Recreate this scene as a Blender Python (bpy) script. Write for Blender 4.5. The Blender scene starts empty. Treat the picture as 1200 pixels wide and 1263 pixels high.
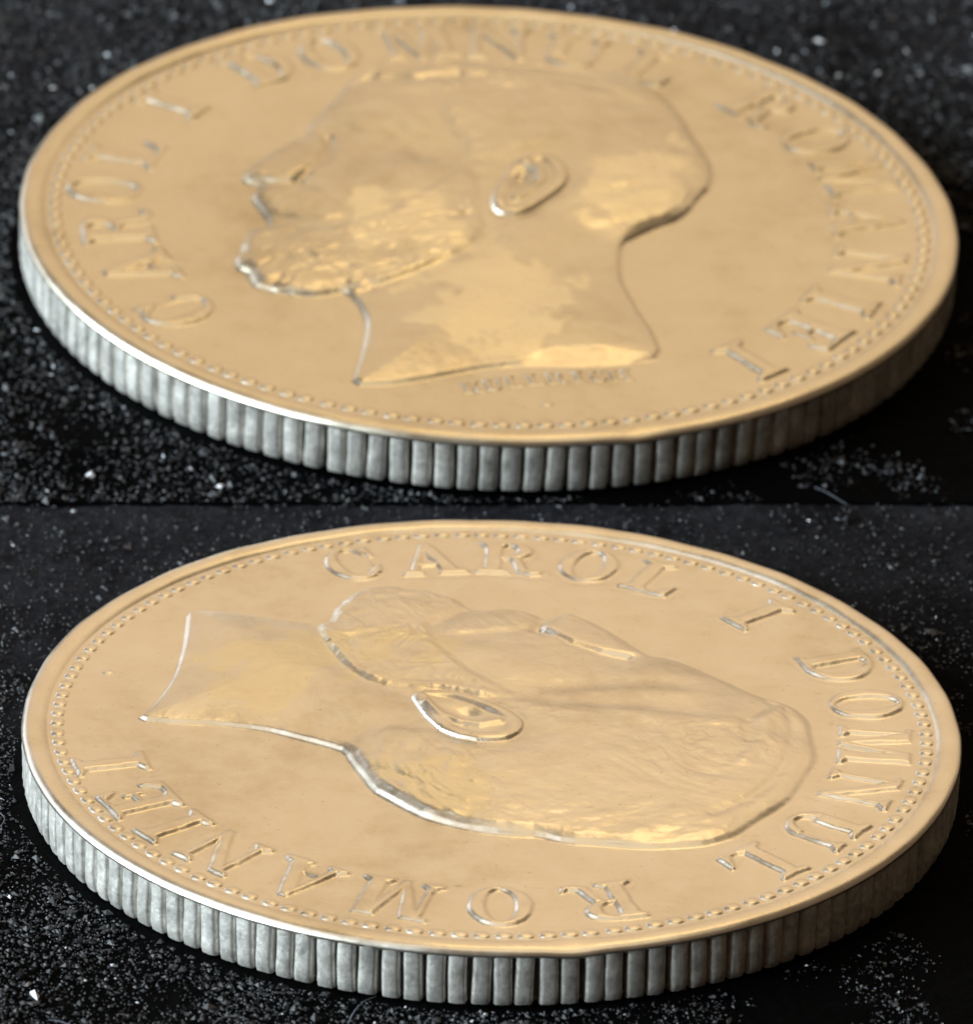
import bpy, math, random
import numpy as np
from mathutils import Matrix, Vector

S = 1.85                      # radius of the lower coin in scene units (centimetres)
FPX = 8000.0                  # focal length in pixels of a 1200 pixel wide picture
sc = bpy.context.scene
col = sc.collection
sc.unit_settings.scale_length = 0.01

# ------------------------------------------------------------------ poses (camera axes: x right, y down, z forward)
LOW = dict(c=np.array([0.011733, 0.44228, 13.813284]), ax=np.array([0.999656, 0.023654, 0.011302]),
           ay=np.array([0.0, -0.431127, 0.902291]), n=np.array([0.026215, -0.901981, -0.430979]), t=0.131)
UPP = dict(c=np.array([0.007587, -0.648413, 13.817203]), ax=np.array([0.998918, 0.040195, 0.023396]),
           ay=np.array([0.0, -0.503053, 0.864256]), n=np.array([0.046508, -0.86332, -0.502509]), t=0.1235)
# the upper coin lies on a second cloth-covered board, tipped a few degrees, that starts behind the lower coin
EDGE_V = (620 - 631.5) / FPX
def plane_hit(P, k, u, v):
    d = np.array([u, v, 1.0])
    return d * (k * (P['c'] @ P['n'] - P['t'])) / (d @ P['n'])
K = max(np.linalg.norm(plane_hit(LOW, 1, u, EDGE_V)) / np.linalg.norm(plane_hit(UPP, 1, u, EDGE_V)) for u in (-0.5*0+0.0,))
def to_world(X):
    r = X - LOW['c']
    return np.array([r @ LOW['ax'], r @ LOW['ay'], r @ LOW['n'] + LOW['t']]) * S
def dir_world(d):
    return np.array([d @ LOW['ax'], d @ LOW['ay'], d @ LOW['n']])
# lower K until the board's front edge stays above the lower cloth over the whole width
while min(to_world(plane_hit(UPP, K, u, EDGE_V))[2] for u in (-0.08, 0.08)) < 0.006:
    K *= 0.9995

# ------------------------------------------------------------------ camera
cam = bpy.data.cameras.new('camera'); camo = bpy.data.objects.new('camera', cam); col.objects.link(camo)
cam.sensor_fit = 'HORIZONTAL'; cam.sensor_width = 36.0; cam.lens = 36.0 * FPX / 1200.0
cam.clip_start = 0.5; cam.clip_end = 2000
cx, cy, cz = dir_world(np.array([1., 0, 0])), dir_world(np.array([0, -1., 0])), dir_world(np.array([0, 0, -1.]))
cp = to_world(np.zeros(3))
M = Matrix([[cx[i], cy[i], cz[i], cp[i]] for i in range(3)] + [[0, 0, 0, 1]])
camo.matrix_world = M
sc.camera = camo
cam.dof.use_dof = True
cam.dof.focus_distance = 13.55 * S
cam.dof.aperture_fstop = 1.45

# ------------------------------------------------------------------ light: lamps of a room
w = bpy.data.worlds.new('World'); sc.world = w; w.use_nodes = True
bg = w.node_tree.nodes['Background']; bg.inputs[0].default_value = (0.13, 0.088, 0.052, 1); bg.inputs[1].default_value = 1.0
sc.view_settings.view_transform = 'Standard'; sc.view_settings.look = 'None'
sc.view_settings.exposure = 0.0; sc.view_settings.gamma = 1.0
def area(name, loc, target, sx, sy, radiance, colour):
    l = bpy.data.lights.new(name, 'AREA'); o = bpy.data.objects.new(name, l); col.objects.link(o)
    l.shape = 'RECTANGLE'; l.size = sx; l.size_y = sy; l.color = colour
    l.energy = radiance * math.pi * sx * sy
    o.location = loc
    o.rotation_euler = (Vector(target) - Vector(loc)).to_track_quat('-Z', 'Y').to_euler()
    return o
# behind: a warm wall, dim at its foot and brighter towards the ceiling; a lamp under the ceiling; a window at the left, plus two added white panels
area('warm_wall_low', (24, 92, 9), (0, 2, 6), 110, 26, 0.44, (1.0, 0.74, 0.48))
area('warm_wall', (14, 90, 42), (0, 2, 0), 124, 42, 0.70, (1.0, 0.72, 0.425))
area('warm_wall_high', (14, 82, 78), (0, 2, 0), 124, 34, 0.74, (1.0, 0.75, 0.44))
area('ceiling_lamp', (16, 50, 100), (0, 2, 0), 60, 30, 2.5, (1.0, 0.70, 0.33))
area('ceiling_light', (14, -14, 114), (0, 0, 0), 70, 100, 0.95, (1.0, 0.80, 0.50))
area('white_fill_upper_left', (-74, -12, 86), (0, 0, 0), 76, 96, 1.1, (1.0, 0.96, 0.88))  # added panel, whitens relief flanks that face left and near
area('white_fill_back_left', (-70, 74, 17), (0, 0, 4), 76, 46, 1.4, (0.97, 0.98, 1.0))  # added panel, gives left-facing flanks something white to reflect
area('side_window', (-98, -24, 38), (0, 0, 4), 104, 80, 17.5, (0.82, 0.96, 1.0))

# ------------------------------------------------------------------ numeric helpers
rng = np.random.default_rng(7); random.seed(7)
def vnoise(x, y, seed):
    r = np.random.default_rng(seed); T = r.random((256, 256))
    xi = np.floor(x).astype(int); yi = np.floor(y).astype(int); fx = x - xi; fy = y - yi
    fx = fx*fx*(3-2*fx); fy = fy*fy*(3-2*fy)
    g = lambda a, b: T[a % 256, b % 256]
    return (g(xi, yi)*(1-fx)+g(xi+1, yi)*fx)*(1-fy)+(g(xi, yi+1)*(1-fx)+g(xi+1, yi+1)*fx)*fy
def fbm(x, y, seed, octs=4):
    s = 0; a = 0.5; n = 0
    for k in range(octs):
        s = s + a*vnoise(x*2**k, y*2**k, seed+k); n += a; a *= 0.5
    return s/n
def sstep(a, b, x):
    t = np.clip((x-a)/(b-a), 0, 1); return t*t*(3-2*t)
def poly_sd(px, py, V):
    """signed distance to a polygon, positive inside"""
    V = np.asarray(V, float); d2 = np.full(px.shape, 1e9); ins = np.zeros(px.shape, bool)
    for (ax, ay), (bx, by) in zip(V, np.roll(V, -1, 0)):
        ex, ey = bx-ax, by-ay; wx, wy = px-ax, py-ay
        t = np.clip((wx*ex+wy*ey)/(ex*ex+ey*ey+1e-12), 0, 1)
        d2 = np.minimum(d2, (wx-t*ex)**2+(wy-t*ey)**2)
        c = (ay > py) != (by > py)
        with np.errstate(divide='ignore', invalid='ignore'):
            ins ^= c & (px < (bx-ax)*(py-ay)/(by-ay if by != ay else 1e-12)+ax)
    return np.where(ins, 1, -1)*np.sqrt(d2)
def line_d(px, py, V):
    d2 = np.full(px.shape, 1e9); V = np.asarray(V, float)
    for (ax, ay), (bx, by) in zip(V[:-1], V[1:]):
        ex, ey = bx-ax, by-ay; wx, wy = px-ax, py-ay
        t = np.clip((wx*ex+wy*ey)/(ex*ex+ey*ey+1e-12), 0, 1)
        d2 = np.minimum(d2, (wx-t*ex)**2+(wy-t*ey)**2)
    return np.sqrt(d2)
def chaikin(V, closed=True, n=1):
    V = np.asarray(V, float)
    for _ in range(n):
        A = V; B = np.roll(V, -1, 0)
        if not closed: A, B = V[:-1], V[1:]
        Q = np.empty((2*len(A), 2)); Q[0::2] = .75*A+.25*B; Q[1::2] = .25*A+.75*B
        V = Q if closed else np.r_[V[:1], Q, V[-1:]]
    return V
def mesh_from(name, V, F, mat, smooth=True, normals=None):
    me = bpy.data.meshes.new(name)
    me.from_pydata([tuple(v) for v in V], [], [tuple(int(i) for i in f) for f in F])
    if smooth: me.polygons.foreach_set('use_smooth', [True]*len(me.polygons))
    if mat: me.materials.append(mat)
    me.update()
    if normals is not None: me.normals_split_custom_set_from_vertices([tuple(n) for n in normals])
    return me
def link(name, me, parent=None):
    o = bpy.data.objects.new(name, me); col.objects.link(o)
    if parent is not None: o.parent = parent
    return o
def grid_faces(nx, ny):
    i = np.arange(nx-1)[:, None]*ny+np.arange(ny-1)[None, :]
    i = i.ravel(); return np.c_[i, i+ny, i+ny+1, i+1]
def compact(V, F, extra=()):
    u, inv = np.unique(F, return_inverse=True); inv = inv.reshape(F.shape)
    return V[u], inv, [e[u] for e in extra]

# ------------------------------------------------------------------ materials
def nodes(name):
    m = bpy.data.materials.new(name); m.use_nodes = True
    nt = m.node_tree; return m, nt, nt.nodes['Principled BSDF']
def N(nt, t, **kw):
    n = nt.nodes.new(t)
    for k, v in kw.items():
        if k in n.inputs: n.inputs[k].default_value = v
        else: setattr(n, k, v)
    return n
def ramp(nt, src, stops):
    r = nt.nodes.new('ShaderNodeValToRGB'); e = r.color_ramp.elements
    e[0].position, e[0].color = stops[0][0], stops[0][1]+(1,)
    e[1].position, e[1].color = stops[-1][0], stops[-1][1]+(1,)
    for p, c in stops[1:-1]:
        x = e.new(p); x.color = c+(1,)
    nt.links.new(src, r.inputs[0]); return r
def coords(nt, scale):
    tc = nt.nodes.new('ShaderNodeTexCoord'); mp = nt.nodes.new('ShaderNodeMapping')
    mp.inputs['Scale'].default_value = scale; nt.links.new(tc.outputs['Object'], mp.inputs[0]); return mp.outputs[0]

def silver_face(name, tone):
    m, nt, b = nodes(name); L = nt.links
    b.inputs['Metallic'].default_value = 1.0
    geo = N(nt, 'ShaderNodeNewGeometry')
    P = geo.outputs['Position']
    n1 = N(nt, 'ShaderNodeTexNoise', Scale=1.1, Detail=6.0, Roughness=0.6); L.new(P, n1.inputs[0])
    n2 = N(nt, 'ShaderNodeTexNoise', Scale=7.0, Detail=8.0, Roughness=0.7); L.new(P, n2.inputs[0])
    n3 = N(nt, 'ShaderNodeTexNoise', Scale=45.0, Detail=4.0, Roughness=0.7); L.new(P, n3.inputs[0])
    mx = N(nt, 'ShaderNodeMath', operation='MULTIPLY_ADD'); L.new(n2.outputs[0], mx.inputs[0]); mx.inputs[1].default_value = 0.5; L.new(n1.outputs[0], mx.inputs[2])
    base = ramp(nt, mx.outputs[0], [(0.48, tuple(v*q for q, v in zip(tone, (0.64, 0.585, 0.505)))), (0.72, tuple(v*q for q, v in zip(tone, (0.79, 0.75, 0.69)))), (0.95, tuple(v*q for q, v in zip(tone, (0.84, 0.80, 0.75))))])
    wear = N(nt, 'ShaderNodeAttribute', attribute_name='wear')
    mix = N(nt, 'ShaderNodeMix', data_type='RGBA'); L.new(wear.outputs['Fac'], mix.inputs['Factor'])
    L.new(base.outputs[0], mix.inputs[6]); mix.inputs[7].default_value = (0.83, 0.775, 0.625, 1)
    # dark specks
    sp = ramp(nt, n3.outputs[0], [(0.30, (0.62, 0.58, 0.52)), (0.37, (1, 1, 1))])
    mul = N(nt, 'ShaderNodeMix', data_type='RGBA', blend_type='MULTIPLY'); mul.inputs['Factor'].default_value = 0.6
    L.new(mix.outputs[2], mul.inputs[6]); L.new(sp.outputs[0], mul.inputs[7]); L.new(mul.outputs[2], b.inputs['Base Color'])
    ro = N(nt, 'ShaderNodeMapRange'); L.new(n2.outputs[0], ro.inputs[0]); ro.inputs[1].default_value = .3; ro.inputs[2].default_value = .7
    ro.inputs[3].default_value = .26; ro.inputs[4].default_value = .38; L.new(ro.outputs[0], b.inputs['Roughness'])
    # fine scratches and pits as relief
    mp = N(nt, 'ShaderNodeMapping'); mp.inputs['Scale'].default_value = (3, 60, 20); mp.inputs['Rotation'].default_value = (0, 0, .5); L.new(P, mp.inputs[0])
    s1 = N(nt, 'ShaderNodeTexNoise', Scale=1.0, Detail=3.0); L.new(mp.outputs[0], s1.inputs[0])
    b1 = N(nt, 'ShaderNodeBump', Strength=0.10, Distance=0.004); L.new(s1.outputs[0], b1.inputs['Height'])
    b2 = N(nt, 'ShaderNodeBump', Strength=0.16, Distance=0.01); L.new(n2.outputs[0], b2.inputs['Height']); L.new(b1.outputs[0], b2.inputs['Normal'])
    b3 = N(nt, 'ShaderNodeBump', Strength=0.12, Distance=0.003); L.new(n3.outputs[0], b3.inputs['Height']); L.new(b2.outputs[0], b3.inputs['Normal'])
    L.new(b3.outputs[0], b.inputs['Normal'])
    return m
def silver_edge(name, lo, hi, metal, rough):
    m, nt, b = nodes(name); L = nt.links
    geo = N(nt, 'ShaderNodeNewGeometry'); P = geo.outputs['Position']
    n1 = N(nt, 'ShaderNodeTexNoise', Scale=9.0, Detail=8.0, Roughness=0.7); L.new(P, n1.inputs[0])
    n2 = N(nt, 'ShaderNodeTexNoise', Scale=40.0, Detail=5.0, Roughness=0.7); L.new(P, n2.inputs[0])
    a = N(nt, 'ShaderNodeMath', operation='MULTIPLY_ADD'); L.new(n2.outputs[0], a.inputs[0]); a.inputs[1].default_value = .6; L.new(n1.outputs[0], a.inputs[2])
    c = ramp(nt, a.outputs[0], [(0.55, lo), (0.95, hi)])
    oi = N(nt, 'ShaderNodeObjectInfo'); mr = N(nt, 'ShaderNodeMapRange'); L.new(oi.outputs['Random'], mr.inputs[0]); mr.inputs[3].default_value = .80; mr.inputs[4].default_value = 1.06
    mu = N(nt, 'ShaderNodeMix', data_type='RGBA', blend_type='MULTIPLY'); mu.inputs['Factor'].default_value = 1.0
    L.new(c.outputs[0], mu.inputs[6]); L.new(mr.outputs[0], mu.inputs[7]); L.new(mu.outputs[2], b.inputs['Base Color'])
    b.inputs['Metallic'].default_value = metal; b.inputs['Roughness'].default_value = rough
    b1 = N(nt, 'ShaderNodeBump', Strength=0.35, Distance=0.006); L.new(n2.outputs[0], b1.inputs['Height'])
    b2 = N(nt, 'ShaderNodeBump', Strength=0.3, Distance=0.02); L.new(n1.outputs[0], b2.inputs['Height']); L.new(b1.outputs[0], b2.inputs['Normal'])
    L.new(b2.outputs[0], b.inputs['Normal'])
    return m
FACE = silver_face('toned_silver', (1, .995, .98))
FACE_DARK = silver_face('dimmed_silver', (.875, .855, .79))  # same silver, with the upper coin's dimmer light put into its colour
REED = silver_edge('worn_silver_edge', (0.32, 0.31, 0.29), (0.78, 0.755, 0.72), 0.70, 0.42)
CORE = silver_edge('grimy_silver', (0.035, 0.030, 0.026), (0.09, 0.075, 0.06), 0.2, 0.6)
def cloth_mat(name, lo, hi):
    m, nt, b = nodes(name); L = nt.links
    geo = N(nt, 'ShaderNodeNewGeometry'); P = geo.outputs['Position']
    n1 = N(nt, 'ShaderNodeTexNoise', Scale=22.0, Detail=6.0, Roughness=0.75); L.new(P, n1.inputs[0])
    n2 = N(nt, 'ShaderNodeTexNoise', Scale=2.2, Detail=5.0, Roughness=0.6); L.new(P, n2.inputs[0])
    a = N(nt, 'ShaderNodeMath', operation='MULTIPLY'); L.new(n1.outputs[0], a.inputs[0]); L.new(n2.outputs[0], a.inputs[1])
    c = ramp(nt, a.outputs[0], [(0.15, lo), (0.42, hi)])
    painted_sheen = N(nt, 'ShaderNodeAttribute', attribute_name='painted_sheen')
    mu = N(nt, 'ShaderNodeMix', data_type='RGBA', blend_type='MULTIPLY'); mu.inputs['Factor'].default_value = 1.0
    L.new(c.outputs[0], mu.inputs[6]); L.new(painted_sheen.outputs['Color'], mu.inputs[7]); L.new(mu.outputs[2], b.inputs['Base Color'])
    b.inputs['Roughness'].default_value = 0.8
    b.inputs['Specular IOR Level'].default_value = 0.02
    b.inputs['Sheen Weight'].default_value = 0.0; b.inputs['Sheen Roughness'].default_value = 0.5
    b1 = N(nt, 'ShaderNodeBump', Strength=0.9, Distance=0.03); L.new(n1.outputs[0], b1.inputs['Height']); L.new(b1.outputs[0], b.inputs['Normal'])
    return m
CLOTH = cloth_mat('black_felt', (0.006, 0.0061, 0.0078), (0.027, 0.0275, 0.034))
def lint_mat():
    m, nt, b = nodes('lint'); at = N(nt, 'ShaderNodeAttribute', attribute_name='shade')
    r = ramp(nt, at.outputs['Fac'], [(0.0, (0.006, 0.006, 0.010)), (0.5, (0.013, 0.015, 0.023)), (0.9, (0.09, 0.10, 0.13)), (1.0, (0.60, 0.62, 0.68))])
    nt.links.new(r.outputs[0], b.inputs['Base Color']); b.inputs['Roughness'].default_value = 0.55; return m
LINT = lint_mat()

# ------------------------------------------------------------------ glyphs: serif capitals, 1 high, drawn as unions of polygons and bowls
def box(x0, y0, x1, y1): return [(x0, y0), (x1, y0), (x1, y1), (x0, y1)]
def serif(x, y, s, st, wd=.5):
    return [(x-wd/2, y), (x+wd/2, y), (x+wd/2, y+s*.05), (x+st/2+.02, y+s*.13), (x-st/2-.02, y+s*.13), (x-wd/2, y+s*.05)]
T, H_ = .235, .085
def glyph(ch):
    """list of shapes; ('p', polygon) or ('o', cx, cy, rx, ry, inner_rx, inner_ry, clip_x0, clip_x1, clip_y0, clip_y1)"""
    p = lambda *v: ('p', v[0] if len(v) == 1 else list(v))
    if ch == 'I': return .5, [p(box(-T/2, 0, T/2, 1)), p(serif(0, 0, 1, T)), p(serif(0, 1, -1, T))]
    if ch == 'L': return .72, [p(box(-.2-T/2, 0, -.2+T/2, 1)), p(serif(-.2, 0, 1, T, .46)), p(serif(-.2, 1, -1, T, .5)), p(box(-.2, 0, .32, .075)), p((.33, 0), (.37, .34), (.32, .34), (.14, .07))]
    if ch == 'E': return .72, [p(box(-.2-T/2, 0, -.2+T/2, 1)), p(serif(-.2, 0, 1, T, .46)), p(serif(-.2, 1, -1, T, .46)), p(box(-.2, 0, .32, .075)), p((.33, 0), (.36, .31), (.31, .31), (.14, .07)),
                                p(box(-.2, .925, .28, 1)), p((.30, 1), (.32, .72), (.27, .72), (.12, .93)), p(box(-.2, .47, .12, .54)), p((.1, .36), (.16, .36), (.16, .65), (.1, .65))]
    if ch == 'C': return .82, [('o', .02, .5, .42, .52, .23, .45, -9, .22, -9, 9), p((.30, .66), (.35, .66), (.34, .98), (.30, .98), (.16, .86)), p((.30, .34), (.35, .34), (.30, .12), (.18, .05), (.1, .1))]
    if ch == 'O': return .86, [('o', 0, .5, .42, .52, .21, .455, -9, 9, -9, 9)]
    if ch == 'D': return .86, [p(box(-.26-T/2, 0, -.26+T/2, 1)), p(serif(-.26, 0, 1, T, .44)), p(serif(-.26, 1, -1, T, .44)), ('o', -.12, .5, .52, .50, .29, .43, -.12, 9, -9, 9), p(box(-.26, 0, -.1, .07)), p(box(-.26, .93, -.1, 1))]
    if ch == 'R': return .9, [p(box(-.26-T/2, 0, -.26+T/2, 1)), p(serif(-.26, 0, 1, T, .48)), p(serif(-.26, 1, -1, T, .44)), ('o', -.06, .74, .36, .26, .15, .19, -.06, 9, -9, 9), p(box(-.2, .93, -.04, 1)), p(box(-.2, .48, -.04, .55)),
                               p((-.04, .52), (.12, .52), (.24, .14), (.36, .07), (.46, .12), (.44, .02), (.3, -.02), (.1, .06), (.03, .4))]
    if ch == 'M': return 1.1, [p(box(-.38-H_/2, 0, -.38+H_/2, 1)), p(serif(-.38, 0, 1, H_, .3)), p(box(.36-T/2, 0, .36+T/2, 1)), p(serif(.36, 0, 1, T, .42)), p((-.52, 1), (-.52, .95), (-.4, .92), (-.05, 0), (.03, 0), (-.16, 1)), p((.48, 1), (.2, 1), (-.05, .1), (.02, 0), (.3, .8), (.48, .95))]
    if ch == 'N': return .96, [p(box(-.32-H_/2, 0, -.32+H_/2, 1)), p(serif(-.32, 0, 1, H_, .3)), p(box(.32-H_/2, 0, .32+H_/2, 1)), p(serif(.32, 1, -1, H_, .3)), p((-.47, 1), (-.47, .95), (-.36, .9), (.28, 0), (.365, 0), (.365, .12), (-.2, 1))]
    if ch == 'A': return .96, [p((-.06, 1), (.06, 1), (.42, 0), (.16, 0), (-.06, .78)), p((-.06, 1), (.0, .9), (-.27, 0), (-.36, 0)), p(box(-.24, .28, .2, .35)), p(serif(-.31, 0, 1, .08, .3)), p(serif(.29, 0, 1, .24, .42))]
    if ch == 'U': return .92, [p(box(-.26-T/2, .3, -.26+T/2, 1)), p(serif(-.26, 1, -1, T, .46)), p(box(.3-H_/2, .3, .3+H_/2, 1)), p(serif(.3, 1, -1, H_, .28)), ('o', -.02, .32, .3625, .34, .2, .25, -9, 9, -9, .32)]
    if ch == 'K': return .9, [p(box(-.26-T/2, 0, -.26+T/2, 1)), p(serif(-.26, 0, 1, T, .46)), p(serif(-.26, 1, -1, T, .46)), p((-.15, .4), (-.15, .5), (.26, 1), (.36, 1)), p((-.06, .56), (.1, .7), (.44, 0), (.2, 0))]
    if ch == 'H': return .96, [p(box(-.3-T/2, 0, -.3+T/2, 1)), p(serif(-.3, 0, 1, T, .42)), p(serif(-.3, 1, -1, T, .42)), p(box(.3-T/2, 0, .3+T/2, 1)), p(serif(.3, 0, 1, T, .42)), p(serif(.3, 1, -1, T, .42)), p(box(-.3, .46, .3, .54))]
def glyph_sd(ch, X, Y):
    _, shapes = glyph(ch); d = np.full(X.shape, -9.0)
    for s in shapes:
        if s[0] == 'p': e = poly_sd(X, Y, s[1])
        else:
            _, cx, cy, rx, ry, ix, iy, x0, x1, y0, y1 = s
            r1 = np.hypot((X-cx)/rx, (Y-cy)/ry); r2 = np.hypot((X-cx)/ix, (Y-cy)/iy)
            g1 = np.hypot((X-cx)/rx**2, (Y-cy)/ry**2)+1e-6; g2 = np.hypot((X-cx)/ix**2, (Y-cy)/iy**2)+1e-6
            e = np.minimum(r1*(1-r1)/g1, r2*(r2-1)/g2)
            e = np.minimum(e, np.minimum(np.minimum(X-x0, x1-X), np.minimum(Y-y0, y1-Y)))
        d = np.maximum(d, e)
    return d
FIELD = -0.009                      # the flat field lies below the rim (all relief in coin radii)
def letter_mesh(ch, size, height, soft, step):
    wd, _ = glyph(ch); m = .16
    xs = np.arange(-wd/2-m-.06, wd/2+m+.06, step); ys = np.arange(-m, 1+m, step)
    X, Y = np.meshgrid(xs, ys, indexing='ij'); d = glyph_sd(ch, X, Y)
    wob = (fbm(X*5+3, Y*5+ord(ch), 11, 3)-.5)*.04
    h = height*(.88*sstep(-soft, soft, d+wob)+.12*sstep(-soft*2.6, soft, d)) - height*.02
    h = h*(1+.25*(fbm(X*3, Y*3+ord(ch)*1.7, 5, 2)-.5)*2)
    V = np.c_[X.ravel()*size, (Y.ravel()-.5)*size, h.ravel()]
    F = grid_faces(*X.shape); F = F[(h.ravel()[F] > -height*.018).any(1)]
    V, F, _ = compact(V, F)
    return mesh_from('letter', V, F, FACE)
LET = {}
def letter(ch, size=.152, height=.0070, soft=.045, step=.018):
    k = (ch, size, height)
    if k not in LET: LET[k] = letter_mesh(ch, size, height, soft, step)
    return LET[k]

# ------------------------------------------------------------------ the portrait in relief (one height field, split into its parts)
UPC = [[-0.282,-0.788],[-0.269,-0.705],[-0.257,-0.605],[-0.253,-0.528],[-0.263,-0.476],[-0.278,-0.428],[-0.288,-0.40],[-0.31,-0.388],[-0.331,-0.400],[-0.373,-0.418],[-0.417,-0.415],[-0.458,-0.394],[-0.497,-0.369],[-0.512,-0.327],[-0.528,-0.292],[-0.527,-0.238],[-0.515,-0.189],[-0.509,-0.152],[-0.491,-0.132],[-0.459,-0.122],[-0.480,-0.06],[-0.507,0.004],[-0.505,0.028],[-0.483,0.066],[-0.520,0.082],[-0.531,0.100],[-0.519,0.146],[-0.475,0.219],[-0.442,0.268],[-0.412,0.298],[-0.396,0.331],[-0.388,0.382],[-0.358,0.452],[-0.329,0.522],[-0.312,0.576],[-0.3,0.609],[-0.266,0.644],[-0.224,0.661],[-0.159,0.687],[-0.102,0.717],
       [-0.056,0.718],[0.014,0.719],[0.091,0.719],[0.16,0.709],[0.238,0.686],[0.284,0.671],[0.328,0.645],[0.362,0.607],[0.39,0.565],[0.415,0.5],[0.433,0.434],[0.449,0.369],[0.467,0.313],[0.481,0.252],[0.478,0.152],[0.45,0.097],[0.426,0.031],[0.395,-0.017],[0.348,-0.054],[0.321,-0.083],[0.279,-0.127],[0.274,-0.2],[0.274,-0.291],[0.293,-0.368],[0.315,-0.451],[0.336,-0.512],[0.353,-0.615],[0.30,-0.643],[0.208,-0.664],[0.117,-0.671],[0.029,-0.678],[-0.044,-0.707],[-0.152,-0.76],[-0.213,-0.782]]
LOC = [[0.319,-0.624],[0.272,-0.614],[0.163,-0.617],[0.056,-0.64],[-0.082,-0.693],[-0.188,-0.743],[-0.267,-0.782],[-0.278,-0.745],[-0.290,-0.640],[-0.285,-0.522],[-0.288,-0.444],[-0.288,-0.390],[-0.363,-0.395],[-0.442,-0.406],[-0.504,-0.39],[-0.543,-0.349],[-0.562,-0.265],[-0.545,-0.199],[-0.53,-0.157],[-0.487,-0.105],[-0.492,-0.066],[-0.52,-0.022],[-0.519,0.027],[-0.485,0.068],[-0.52,0.082],[-0.538,0.095],[-0.54,0.117],[-0.507,0.175],[-0.462,0.234],[-0.415,0.288],[-0.395,0.319],[-0.4,0.35],[-0.390,0.385],[-0.355,0.449],[-0.33,0.495],[-0.302,0.54],[-0.294,0.565],[-0.286,0.602],[-0.264,0.634],[-0.221,0.665],[-0.161,0.684],[-0.096,0.71],[-0.056,0.718],[0.014,0.719],[0.091,0.719],[0.132,0.714],[0.198,0.695],[0.238,0.684],[0.284,0.674],[0.333,0.643],[0.367,0.602],[0.401,0.549],[0.425,0.47],[0.444,0.422],[0.442,0.366],[0.456,0.339],[0.471,0.283],[0.478,0.226],[0.471,0.149],[0.454,0.108],[0.427,0.054],[0.407,0.014],[0.357,-0.028],[0.318,-0.066],[0.276,-0.099],[0.268,-0.129],[0.265,-0.153],[0.257,-0.226],[0.251,-0.307],[0.27,-0.428],[0.3,-0.522]]
WARP = np.array([[-0.12257,0.07267],[-0.35288,-0.92073],[0.95802,-0.33788],[0.00564,-0.06346],[-0.02078,-0.13142],[0.18597,-0.08982]])  # how the lower coin lies turned
def warp(x, y):
    B = np.c_[np.ones_like(x), x, y, x*x, x*y, y*y]; return B @ WARP
EAR_UP = chaikin([[.059,.191],[.101,.221],[.138,.206],[.162,.162],[.168,.113],[.157,.067],[.127,.023],[.096,-.025],[.061,-.061],[.023,-.061],[.004,-.04],[.001,.015],[.015,.069],[.04,.147]], n=2)
EAR_LO = chaikin([[.013,-.05],[.052,-.025],[.108,.021],[.146,.058],[.167,.094],[.173,.144],[.159,.183],[.136,.209],[.088,.218],[.044,.205],[.012,.165],[-.012,.115],[-.022,.07],[-.028,.031],[-.015,-.017]], n=2)
BEARD = chaikin([[-.285,-.40],[-.31,-.45],[-.45,-.45],[-.6,-.35],[-.6,-.10],[-.47,-.118],[-.36,-.155],[-.30,-.13],[-.22,-.08],[-.15,.0],[-.09,.09],[-.06,.16],[-.035,.10],[-.03,.03],[-.03,-.05],[-.01,-.14],[-.06,-.225],[-.157,-.317],[-.22,-.365]], n=1)
HAIR = chaikin([[-.31,.59],[-.20,.60],[-.12,.54],[-.12,.45],[-.10,.36],[-.07,.28],[-.055,.16],[-.01,.13],[.03,.24],[.10,.27],[.18,.24],[.20,.14],[.17,.03],[.18,-.06],[.27,-.115],[.36,-.12],[.6,.0],[.6,.5],[.4,.8],[-.3,.8],[-.42,.62]], n=1)
MOUST = chaikin([[-.57,.055],[-.485,.067],[-.43,.07],[-.37,.03],[-.31,-.05],[-.30,-.10],[-.36,-.105],[-.43,-.085],[-.47,-.075],[-.55,-.03]], n=1)
NOSE = chaikin([[-.58,.08],[-.485,.072],[-.42,.085],[-.375,.105],[-.355,.16],[-.345,.22],[-.355,.275],[-.385,.31],[-.43,.31],[-.6,.2]], n=1)
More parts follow.
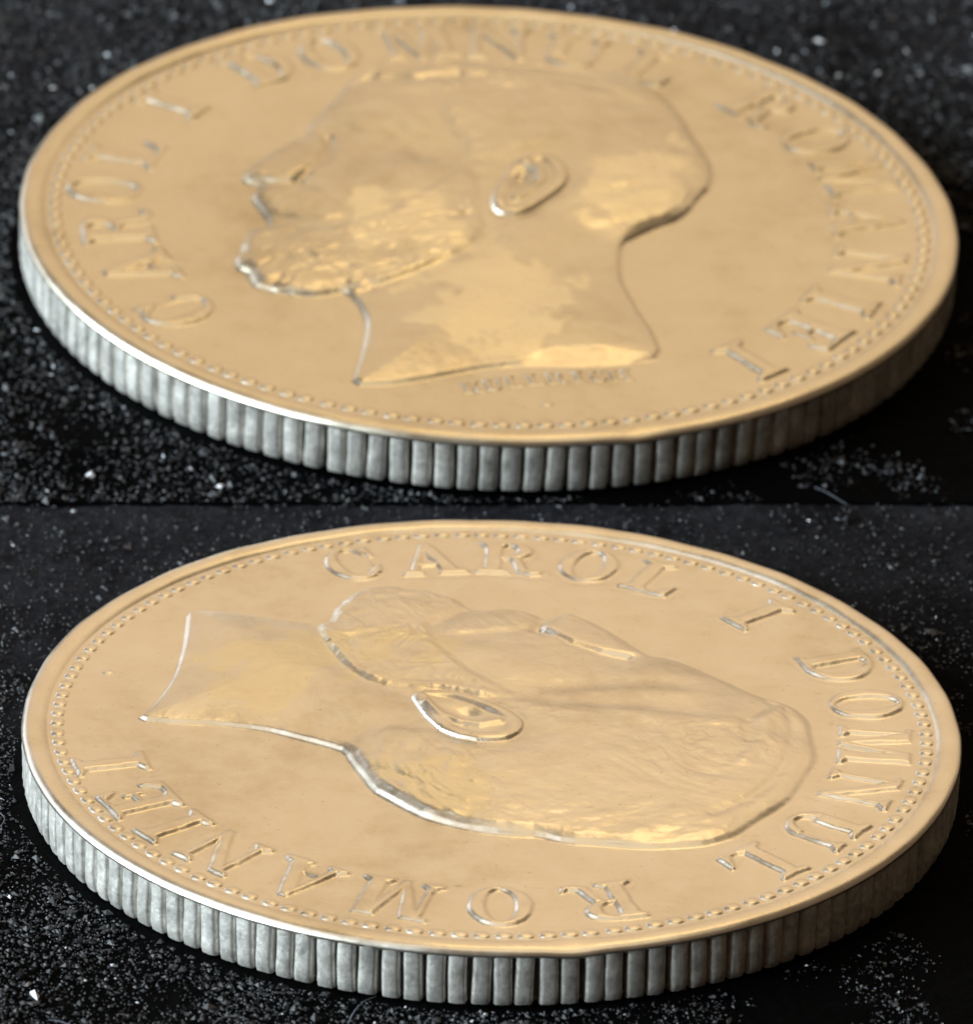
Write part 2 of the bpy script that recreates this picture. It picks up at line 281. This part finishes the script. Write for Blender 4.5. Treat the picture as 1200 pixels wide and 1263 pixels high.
def relief(contour, seed, EAR):
    st = .0029
    xs = np.arange(-.60, .52, st); ys = np.arange(-.83, .76, st)
    X, Y = np.meshgrid(xs, ys, indexing='ij')
    C = chaikin(contour, n=1)
    d = poly_sd(X, Y, C)
    g = lambda x, y, sx, sy, a: a*np.exp(-((X-x)/sx)**2-((Y-y)/sy)**2)
    sbd = sstep(-.05, .01, poly_sd(X, Y, BEARD)); d = d+sbd*.020*(fbm(X*26, Y*26, seed+90, 2)-.5)
    edge = sstep(-.007, .011, d)
    dome = 1-np.exp(-np.clip(d, 0, 1)/.11)
    z = .0068*edge+.022*dome
    D = np.clip(d, 0, 1); fade = sstep(.0, .03, D)
    # face modelling
    f = g(-.25, .40, .10, .13, .006)+g(-.22, .04, .12, .11, .010)+g(.25, .12, .20, .22, .008)+g(.02, .42, .25, .2, .005)+g(-.17, .13, .07, .06, .005)-g(-.09, .24, .05, .09, .004)+g(-.30, .43, .05, .04, .003)-g(-.14, .03, .05, .05, .002)+g(-.315, .285, .05, .035, -.003)+g(-.30, .365, .07, .03, .003)+g(-.14, .25, .08, .10, -.0025)
    f += g(-.315, .30, .022, .014, .002)                                            # eyeball
    f += -.0012*np.exp(-(line_d(X, Y, [(-.33, .305), (-.30, .315), (-.27, .300)])/.010)**2)
    sn = poly_sd(X, Y, NOSE); f += .0055*sstep(-.012, .014, sn)
    f += -.0075*np.exp(-(line_d(X, Y, [(-.41, .085), (-.385, .125), (-.362, .165), (-.348, .235), (-.350, .285)])/.013)**2)
    f += -.006*np.exp(-(line_d(X, Y, [(-.51, .078), (-.455, .068), (-.40, .075)])/.013)**2)
    f += -.0022*np.exp(-(line_d(X, Y, [(-.063, .123), (-.073, -.003), (-.051, -.056), (-.025, -.128)])/.016)**2)+.003*np.exp(-(line_d(X, Y, [(-.20, .44), (-.16, .34), (-.10, .22)])/.03)**2)-.003*np.exp(-(line_d(X, Y, [(-.25, .42), (-.21, .32), (-.14, .20)])/.03)**2)
    f += -.004*np.exp(-(((X+.395)/.018)**2+((Y-.105)/.012)**2))                      # nostril
    sm = poly_sd(X, Y, MOUST); f += .0045*sstep(-.012, .020, sm)
    f += -.0018*np.exp(-(line_d(X, Y, [(-.46, -.105), (-.40, -.12), (-.33, -.135), (-.29, -.13)])/.011)**2)
    f += .0016*sstep(-.02, .02, sm)*(fbm((X*.75+Y*.66)*14, (X*.66-Y*.75)*45, 31, 3)-.5)*2
    # beard with curls, raised over jaw and neck
    sb = poly_sd(X, Y, BEARD); mb = sstep(-.012, .016, sb)
    wx, wy = fbm(X*7, Y*7, seed+3, 2), fbm(X*7+40, Y*7, seed+4, 2)
    rid = 1-np.abs(2*fbm((X*.8+Y*.5)*16+wx*3, (Y*.8-X*.5)*34+wy*4, seed+9, 3)-1)
    curl = (rid-.75)*2.2
    f += mb*(.0045+.0028*curl*(.4+.6*sstep(.3, .6, fbm(X*8, Y*8, seed+12, 2))))
    jaw = [(-.285, -.40), (-.157, -.33), (-.044, -.235), (.0, -.14), (.01, -.07)]
    f += -.004*np.exp(-(line_d(X, Y, jaw)/.03)**2)*(1-mb)
    # neck
    f += .004*np.exp(-(line_d(X, Y, [(.10, -.12), (-.02, -.36), (-.16, -.62)])/.07)**2)
    f += -.003*np.exp(-(line_d(X, Y, [(.20, -.10), (.12, -.34), (.02, -.60)])/.06)**2)
    # hair with combed strands
    sh = poly_sd(X, Y, HAIR); mh = sstep(-.02, .03, sh)
    th = np.arctan2(Y-.30, X-.10); rr = np.hypot(X-.10, Y-.30)
    strand = sstep(.02, .13, rr)*(fbm(th*5+9, rr*34+2*fbm(X*4, Y*4, seed+20, 2), seed+40, 3)-.5)*2.4
    worn = sstep(.35, .6, fbm(X*5+2, Y*5, seed+50, 3))
    f += mh*(.0040+.0030*strand*(.3+.7*worn))
    sw = g(-.10, .54, .15, .11, 1)+g(.05, .56, .16, .10, 1)
    t2 = np.arctan2(Y-.57, X+.03); r2 = np.hypot(X+.03, (Y-.57)*1.3)
    f += mh*np.clip(sw, 0, 1)*sstep(.01, .06, r2)*.0026*(fbm(t2*1.9+8, r2*38+1.5*fbm(X*9, Y*9, 79, 2), 78, 3)-.5)*2
    comb = np.exp(-((X-.15)/.055)**2-((Y-.45)/.05)**2)
    f += comb*.0034*(fbm((X-.5*Y)*38, (X*.5+Y)*7, 77, 3)-.5)*2
    roll = [(-.30, .55), (-.285, .572), (-.249, .615), (-.19, .643), (-.151, .655), (-.092, .668), (-.008, .676), (.073, .676), (.156, .660), (.24, .62)]
    f += -.0042*np.exp(-(line_d(X, Y, roll)/.011)**2)
    hl = g(-.13, .53, .06, .03, .005)+g(-.07, .42, .03, .06, .004)
    f += hl
    # waves along the outline at the brow hair
    f += .004*np.exp(-(line_d(X, Y, [(-.28, .615), (-.17, .60), (-.08, .63), (.02, .615)])/.014)**2)
    f += -.0035*np.exp(-(line_d(X, Y, [(-.26, .585), (-.15, .575), (-.07, .60)])/.014)**2)
    # ear
    se = poly_sd(X, Y, EAR)
    f += -.0045*np.exp(-(np.clip(-se, 0, 9)/.018)**2)*(se < 0)*sstep(-.09, .0, X+.9*Y-.0)*.8
    f += .0066*sstep(-.008, .013, se)
    f += -.0050*sstep(.020, .038, se)
    f += .008*np.exp(-(line_d(X, Y, [(.075, .165), (.105, .135), (.110, .09), (.085, .04), (.055, .005)])/.013)**2)*(se > 0)
    f += -.011*np.exp(-(((X-.060)/.024)**2+((Y-.095)/.036)**2))
    f += .004*np.exp(-(((X-.022)/.018)**2+((Y+.01)/.022)**2))
    z = z+f*fade
    # the cut of the neck: a facet leaning towards the rim
    yb = np.interp(X, [-.04, .029, .117, .208, .30, .353], [-.707, -.678, -.671, -.664, -.643, -.615])
    yt = np.interp(X, [-.04, .029, .09, .14, .21, .28, .353], [-.706, -.672, -.630, -.613, -.604, -.602, -.606])
    q = np.clip((Y-yb)/np.maximum(yt-yb, .004), 0, 1.6)
    z = np.where(X > .0, np.minimum(z, .002+.0125*q+np.where(q > 1, (q-1)*.2, 0)), z)
    z = z+((fbm(X*14, Y*14, seed+60, 4)-.5)*.0030+(fbm(X*45, Y*45, seed+65, 3)-.5)*.0010)*edge
    z = np.where(d < -.007, -.001, z-.0006)
    hi = fbm(X*4.2+seed, Y*4.2, seed+70, 5)
    hi2 = fbm(X*15+seed, Y*15, seed+80, 4)
    high = np.maximum(np.maximum(np.exp(-((X+.02)/.30)**2-((Y+.42)/.24)**2), np.exp(-((X-.33)/.17)**2-((Y-.12)/.20)**2)), .75*np.exp(-((X+.18)/.16)**2-((Y+.12)/.2)**2))
    wear = sstep(.31, .40, high*.52+(hi-.5)*.6+(hi2-.5)*.62)*sstep(.012, .03, d)
    gx, gy = np.gradient(z, st, st)
    nrm = np.stack([-gx, -gy, np.ones_like(gx)], -1); nrm /= np.linalg.norm(nrm, axis=-1, keepdims=True)
    return X, Y, z, d, wear, nrm, dict(ear=se, beard=sb, hair=sh, moustache=sm, nose=sn)
def build_bust(parent, contour, seed, turned, face):
    X, Y, z, d, wear, nrm, reg = relief(contour, seed, EAR_LO if turned else EAR_UP)
    x, y = X.ravel(), Y.ravel(); zz = z.ravel(); nn = nrm.reshape(-1, 3)
    if turned:
        P = warp(x, y); e = 1e-4
        Jx = (warp(x+e, y)-P)/e; Jy = (warp(x, y+e)-P)/e           # slopes carried through the turn
        det = Jx[:, 0]*Jy[:, 1]-Jx[:, 1]*Jy[:, 0]
        gx = -nn[:, 0]/nn[:, 2]; gy = -nn[:, 1]/nn[:, 2]
        hx = (gx*Jy[:, 1]-gy*Jx[:, 1])/det; hy = (-gx*Jy[:, 0]+gy*Jx[:, 0])/det
        nn = np.c_[-hx, -hy, np.ones_like(hx)]; nn /= np.linalg.norm(nn, axis=1)[:, None]
    else: P = np.c_[x, y]
    V = np.c_[P, zz+FIELD]
    F = grid_faces(*X.shape); F = F[(d.ravel()[F] > -.010).any(1)]
    if turned and np.linalg.det(np.array([WARP[1], WARP[2]])) < 0: F = F[:, ::-1]
    cen = lambda a: a.ravel()[F].mean(1)
    taken = np.zeros(len(F), bool); groups = {}
    for k in ('ear', 'nose', 'moustache', 'beard', 'hair'):
        m = (cen(reg[k]) > -.004) & ~taken; groups[k] = m; taken |= m
    groups['bust'] = ~taken
    root = None
    for k in ('bust', 'ear', 'nose', 'moustache', 'beard', 'hair'):
        v, f, (n_, w_) = compact(V, F[groups[k]], (nn, wear.ravel()))
        me = mesh_from(k, v, f, face, True, n_)
        at = me.attributes.new('wear', 'FLOAT', 'POINT'); at.data.foreach_set('value', w_.astype(np.float32))
        o = link(k, me, parent if root is None else root)
        if root is None: root = o
    return root

# ------------------------------------------------------------------ coin parts (unit radius, top of the rim at z = 0)
def lathe(prof, nseg, mat, name, wob=None):
    a = np.linspace(0, 2*np.pi, nseg, endpoint=False); V = []
    for r, z in prof:
        rr, z_ = np.full(nseg, r), np.full(nseg, z)
        if wob is not None: rr, z_ = wob(a, rr, z_)
        V.append(np.c_[rr*np.cos(a), rr*np.sin(a), z_])
    V = np.concatenate(V); F = []
    for k in range(len(prof)-1):
        i = np.arange(nseg); j = (i+1) % nseg
        F.append(np.c_[k*nseg+i, k*nseg+j, (k+1)*nseg+j, (k+1)*nseg+i])
    return mesh_from(name, V, np.concatenate(F), mat)
NREED, NBEAD = 138, 130
def reed_mesh(seed, t):
    r = np.random.default_rng(seed)
    half = math.pi/NREED; us = np.sin(np.linspace(-1, 1, 13)*math.pi/2); zs = np.linspace(0, 1, 9)
    z0, z1 = -.0135, -(t-.002); V = []
    ph = r.uniform(0, 6.28); lean = r.normal(0, .03); wd = r.normal(.90, .015)
    for q in zs:
        z = z0+(z1-z0)*q
        endf = min(1, (1-q)/.10+.2) if q > .5 else 1
        for u in us:
            a = half*(u*wd+lean+.05*math.sin(q*3+ph))
            prof = 1-.13*u*u-.87*abs(u)**14
            rad = .974+(.0245*prof*(.75+.25*endf)+.0005*math.sin(q*9+ph)+r.normal(0, .0004))*(1 if abs(u) < 1 else 1)
            V.append((rad*math.cos(a), rad*math.sin(a), z))
    F = grid_faces(len(zs), len(us))
    return mesh_from('reed', np.array(V), F[:, ::-1], REED)
BH = .0056
def bead_mesh(seed):
    r = np.random.default_rng(seed); V = [(0, 0, BH)]; nr, ns = 4, 12
    for k in range(1, nr+1):
        q = k/nr; h = BH*(1-q**3.6)*1.02-.0006
        for s in range(ns):
            a = 2*math.pi*s/ns; sx = .0203*(1+r.normal(0, .03)); sy = .0165*(1+r.normal(0, .03))
            V.append((q*sx*math.copysign(abs(math.cos(a))**.8, math.cos(a)), q*sy*math.copysign(abs(math.sin(a))**.8, math.sin(a)), h))
    F = [(0, 1+s, 1+(s+1) % ns) for s in range(ns)]
    me = bpy.data.meshes.new('bead')
    for k in range(nr-1):
        for s in range(ns):
            a, b = 1+k*ns+s, 1+k*ns+(s+1) % ns
            F.append((a, a+ns, b+ns, b))
    me.from_pydata(V, [], F); me.polygons.foreach_set('use_smooth', [True]*len(me.polygons)); me.materials.append(FACE); me.update()
    return me
BEADS = [bead_mesh(k) for k in range(5)]
TEXT = 'CAROLIDOMNULROMANIEI'
# measured places (radius, angle) of every letter on each coin as it lies
UP_L = [(.815,-142.2),(.80,-156.3),(.80,-169.8),(.822,177.9),(.81,164.9),(.825,147.5),(.815,127.8),(.808,116.2),(.815,101.6),(.812,88.6),(.806,76.2),(.804,63.0),(.814,41.9),(.818,29.4),(.822,16.4),(.808,1.9),(.818,-12.4),(.812,-25.2),(.818,-36.2),(.815,-49.0)]
LO_L = [(.815,112.2),(.80,100.0),(.80,86.8),(.803,74.2),(.806,62.4),(.804,42.9),(.815,21.5),(.815,8.9),(.815,-4.6),(.815,-19.0),(.816,-33.2),(.818,-47.9),(.810,-73.9),(.806,-88.8),(.806,-103.8),(.810,-118.5),(.816,-132.3),(.824,-142.7),(.828,-152.6),(.832,-164.0)]
SIGN = 'KULLRICH'
def coin(label, pose, k, places, contour, seed, turned, nick, dot, face):
    t = pose['t']
    root = bpy.data.objects.new('silver_coin', None); col.objects.link(root)
    root['label'] = label; root['category'] = 'coin'; root['group'] = 'two silver coins lying on black cloth'
    X = k*pose['c']-k*t*pose['n']
    ax, ay, n = dir_world(pose['ax']), dir_world(pose['ay']), dir_world(pose['n']); p = to_world(X); s = S*k
    root.empty_display_size = .3
    root.matrix_world = Matrix([[ax[i]*s, ay[i]*s, n[i]*s, p[i]] for i in range(3)] + [[0, 0, 0, 1]])
    def part(name, me, z=t, rot=0, loc=(0, 0), parent=root):
        o = link(name, me, parent)
        if face is not FACE and me.materials[0] is FACE:
            o.material_slots[0].link = 'OBJECT'; o.material_slots[0].material = face
        o.location = (loc[0], loc[1], z); o.rotation_euler = (0, 0, rot); return o
    rr = np.random.default_rng(seed)
    part('field', lathe([(1e-4, FIELD-.001), (.2, FIELD-.0009), (.5, FIELD-.0006), (.8, FIELD-.0002), (.90, FIELD), (.935, FIELD+.0005), (.95, FIELD+.001)][::-1], 256, FACE, 'field'))
    def wob(a, r, z):
        w = .0011*np.sin(5*a+seed)+.0008*np.sin(13*a+2*seed)+.0006*np.sin(37*a+seed)
        g = np.exp(-((np.angle(np.exp(1j*(a-nick))))/.045)**2)
        return r+np.where(r > .97, w*.6+.0012*g, w*.8), z+np.where(r > .975, -.0045*g, 0)+np.where(z > -.02, w*.6, 0)
    rim = part('rim', lathe([(.9985-.03, -.024), (.9985, -.0185), (1.0, -.0155), (.9992, -.0115), (.9965, -.0072), (.9915, -.0034), (.985, -.0010), (.976, 0), (.962, -.0004), (.956, -.002), (.951, -.0045), (.947, -.0075), (.943, -.0102)], 720, FACE, 'rim', wob))
    part('core', lathe([(.984, -.015), (.980, -.022), (.978, -t/2), (.978, -t+.02), (.974, -t+.004), (.955, -t), (1e-4, -t)], 256, CORE, 'core'))
    part('lower_rim', lathe([(.97, -t+.016), (.980, -t+.010), (.980, -t+.005), (.975, -t+.001), (.96, -t+.0005)], 480, CORE, 'lower_rim', lambda a, r, z: (r+.0008*np.sin(9*a+seed), z)))
    reeds = [reed_mesh(seed*31+q, t) for q in range(14)]
    for i in range(NREED):
        part('reed', reeds[int(rr.integers(14))], rot=2*math.pi*(i+.1*rr.normal(0, .35)+.5*(seed % 2))/NREED)
    for i in range(NBEAD):
        a = 2*math.pi*(i+rr.normal(0, .03))/NBEAD; r_ = .925+.0012*math.sin(3*a+seed)
        part('bead', BEADS[int(rr.integers(5))], z=t+FIELD, rot=a+math.pi/2, loc=(r_*math.cos(a), r_*math.sin(a)))
    for ch, (r_, a) in zip(TEXT, places):
        a = math.radians(a)
        part('letter', letter(ch), z=t+FIELD, rot=a-math.pi/2+rr.normal(0, .012), loc=(r_*math.cos(a), r_*math.sin(a)))
    b = build_bust(root, contour, seed, turned, face); b.location = (0, 0, t)
    # engraver's name under the neck and the small dot below it
    def on(x, y):
        return warp(np.array([x]), np.array([y]))[0] if turned else np.array([x, y])
    for i, ch in enumerate('' if turned else SIGN):      # worn away on the lower coin
        x0 = -.035+.30*i/7; y0 = float(np.interp(x0, [-.04, 0, .04, .09, .157, .216, .265], [-.778, -.764, -.747, -.732, -.718, -.707, -.701]))
        q = on(x0, y0); q2 = on(x0+.01, y0+.0024); an = math.atan2(q2[1]-q[1], q2[0]-q[0])
        part('signature_letter', letter(ch, .044, .0042, .08, .035), z=t+FIELD, rot=an, loc=(q[0], q[1]))
    me = BEADS[0]
    q = on(*dot); o = part('dot', me, z=t+FIELD-.001, loc=(q[0], q[1])); o.scale = (.8, .8, .7)
    return root
coin('upper coin with its bearded portrait upright, facing left', UPP, K, UP_L, UPC, 3, False, math.radians(-72.5), (.115, -.83), FACE_DARK)
coin('lower coin with its portrait turned sideways, neck at left and face up', LOW, 1.0, LO_L, LOC, 8, True, math.radians(-80.5), (.115, -.83), FACE)

# ------------------------------------------------------------------ cloth
def frame(pose, k):
    ax, ay, n = dir_world(pose['ax']), dir_world(pose['ay']), dir_world(pose['n'])
    p = to_world(k*pose['c']-k*pose['t']*pose['n']); return p, ax, ay, n
def droop(pose, k, P, dist):
    """the raised cloth sinks onto the cloth in front of it along its front edge"""
    _, ax, ay, n = frame(pose, k); lift = .006*S
    E = P-(dist*S*k)[:, None]*ay                                  # foot on the front edge
    z = lift-E[:, 2]; v = E-cp; v /= np.linalg.norm(v, axis=1)[:, None]
    return P+(1-sstep(0, .30, dist))[:, None]*(v*(z/v[:, 2])[:, None])
def sheet(name, pose, k, y0f, y1, xr, step, seed, thick, label):
    p, ax, ay, n = frame(pose, k); s = S*k
    xs = np.arange(-xr, xr+1e-6, step)
    q = np.linspace(0, 1, 300)
    X, Q = np.meshgrid(xs, q, indexing='ij'); Y0 = y0f(X); Y1 = y1(X) if callable(y1) else y1; Y = Y0+(Y1-Y0)*Q
    h = (fbm(X*45+seed, Y*45, seed, 3)-.62)*.010+(fbm(X*5, Y*5, seed+5, 2)-.6)*.012
    r = np.hypot(X, Y); h = np.minimum(h, np.where(r < 1.06, -.0005, 9))
    h = np.where(thick > 0, h*sstep(-.05, .3, Y-Y0), h)
    P = p+s*(X.ravel()[:, None]*ax+Y.ravel()[:, None]*ay)
    if thick: P = droop(pose, k, P, (Y-Y0).ravel())
    P = P+s*h.ravel()[:, None]*n
    F = grid_faces(*X.shape); nq = len(q)
    if thick:
        m = len(P); i = np.arange(len(xs))*nq
        P = np.r_[P, P[i]-n*thick*s]
        j = np.arange(len(xs)-1); F = np.r_[F, np.c_[m+j, m+j+1, i[1:], i[:-1]]]
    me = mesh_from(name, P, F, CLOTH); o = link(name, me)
    # grey sheen at the back and shade in front painted into the felt's colour
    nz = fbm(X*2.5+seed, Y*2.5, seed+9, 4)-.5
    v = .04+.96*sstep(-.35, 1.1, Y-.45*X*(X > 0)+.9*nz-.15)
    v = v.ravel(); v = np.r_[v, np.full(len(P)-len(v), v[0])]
    at = me.attributes.new('painted_sheen', 'FLOAT', 'POINT'); at.data.foreach_set('value', v.astype(np.float32)); o['kind'] = 'structure'; o['label'] = label
    return o
def edge_y(pose, k):
    """distance along the cloth at which the board's front edge runs"""
    def f(X):
        out = []
        for u in (-.08, .08):
            h = plane_hit(pose, k, u, EDGE_V)-(k*pose['c']-k*pose['t']*pose['n']); out.append((h @ pose['ax']/k, h @ pose['ay']/k))
        (xa, ya), (xb, yb) = out; return ya+(yb-ya)*(X-xa)/(xb-xa)
    return f
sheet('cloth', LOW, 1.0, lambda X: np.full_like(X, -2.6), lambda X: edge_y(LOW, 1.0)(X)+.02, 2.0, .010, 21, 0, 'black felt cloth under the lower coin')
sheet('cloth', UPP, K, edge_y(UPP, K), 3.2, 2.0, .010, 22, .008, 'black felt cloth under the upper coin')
def lint(name, pose, k, count, yr, seed, edge=None, top=None):
    r = np.random.default_rng(seed); p, ax, ay, n = frame(pose, k); s = S*k
    x = r.uniform(-1.35, 1.35, count*3); y = yr[0]+(yr[1]-yr[0])*r.random(count*3)**1.1; rad = np.hypot(x, y)
    ok = rad > 1.02
    if edge is not None: ok &= y > edge(x)+.002
    ok &= fbm(x*6, y*6, seed, 3)+r.random(len(x))*.7-.50*sstep(-.2, .6, x)*sstep(.7, .0, y) > .70
    if top is not None: ok &= y < top(x)-.004
    if top is not None: ok &= r.random(len(x)) < 1-.78*sstep(-.1, .9, y)
    x, y = x[ok][:count], y[ok][:count]; m = len(x)
    size = .0020*np.exp(r.normal(0, .5, m)); shade = np.clip(r.beta(1.0, 5.5, m), 0, .92)
    br = r.random(m) < .007; shade[br] = r.uniform(.9, 1, br.sum()); size[br] *= 1.35
    O = np.array([[1, 0, 0], [0, 1, 0], [-1, 0, 0], [0, -1, 0], [0, 0, 1], [0, 0, -.6]], float)
    T_ = np.array([[0, 1, 4], [1, 2, 4], [2, 3, 4], [3, 0, 4], [1, 0, 5], [2, 1, 5], [3, 2, 5], [0, 3, 5]])
    sc_ = np.stack([size*r.uniform(.6, 2.2, m), size*r.uniform(.6, 1.3, m), size*r.uniform(.6, 1.2, m)], 1)
    a = r.uniform(0, 6.28, m); G = O[None]*sc_[:, None, :]+r.normal(0, .18, (m, 6, 3))*size[:, None, None]
    gx = G[..., 0]*np.cos(a)[:, None]-G[..., 1]*np.sin(a)[:, None]; gy = G[..., 0]*np.sin(a)[:, None]+G[..., 1]*np.cos(a)[:, None]
    L = np.stack([gx+x[:, None], gy+y[:, None], G[..., 2]+size[:, None]*.5], -1).reshape(-1, 3)
    P = p+s*(L[:, :1]*ax+L[:, 1:2]*ay+L[:, 2:3]*n)
    if edge is not None:
        c = np.repeat(y-edge(x), 6); c0 = p+s*(np.repeat(x, 6)[:, None]*ax+np.repeat(y, 6)[:, None]*ay); P = P+droop(pose, k, c0, c)-c0
    F = (T_[None]+np.arange(m)[:, None, None]*6).reshape(-1, 3)
    # a few loose fibres
    FV, FF, base = [], [], len(P)
    for q in range(60):
        if len(FV) >= 27*9: break
        fx, fy = r.uniform(-1.1, 1.1), r.uniform(-1.3, .6)
        if math.hypot(fx, fy) < 1.12 or (edge is not None and fy < float(edge(np.array([fx]))[0])+.06): continue
        an, cv, ln, w_ = r.uniform(0, 6.28), r.normal(0, 9), r.uniform(.05, .13), .0011
        for j in range(9):
            fx += ln/8*math.cos(an); fy += ln/8*math.sin(an); an += cv*ln/8
            hz = .006+.008*math.sin(j/8*math.pi)
            for c_ in range(3):
                t_ = c_*2.094; FV.append(p+s*((fx-math.sin(an)*w_*math.cos(t_))*ax+(fy+math.cos(an)*w_*math.cos(t_))*ay+(hz+w_*math.sin(t_))*n))
        b_ = base+len(FV)-27
        for j in range(8):
            for c_ in range(3):
                a_, d_ = b_+3*j+c_, b_+3*j+(c_+1) % 3
                FF += [(a_, d_, d_+3), (a_, d_+3, a_+3)]
    if FV: P = np.r_[P, np.array(FV)]; F = np.r_[F, np.array(FF)]
    me = mesh_from(name, P, F, LINT, False)
    at = me.attributes.new('shade', 'FLOAT', 'POINT'); at.data.foreach_set('value', np.r_[np.repeat(shade, 6), np.full(len(FV), .86)].astype(np.float32))
    o = link(name, me); o['kind'] = 'stuff'; o['label'] = 'pale lint and dust grains scattered over the black cloth'
lint('lint', LOW, 1.0, 60000, (-1.75, 1.6), 5, None, edge_y(LOW, 1.0))
lint('lint', UPP, K, 60000, (-1.75, 1.6), 6, edge_y(UPP, K))
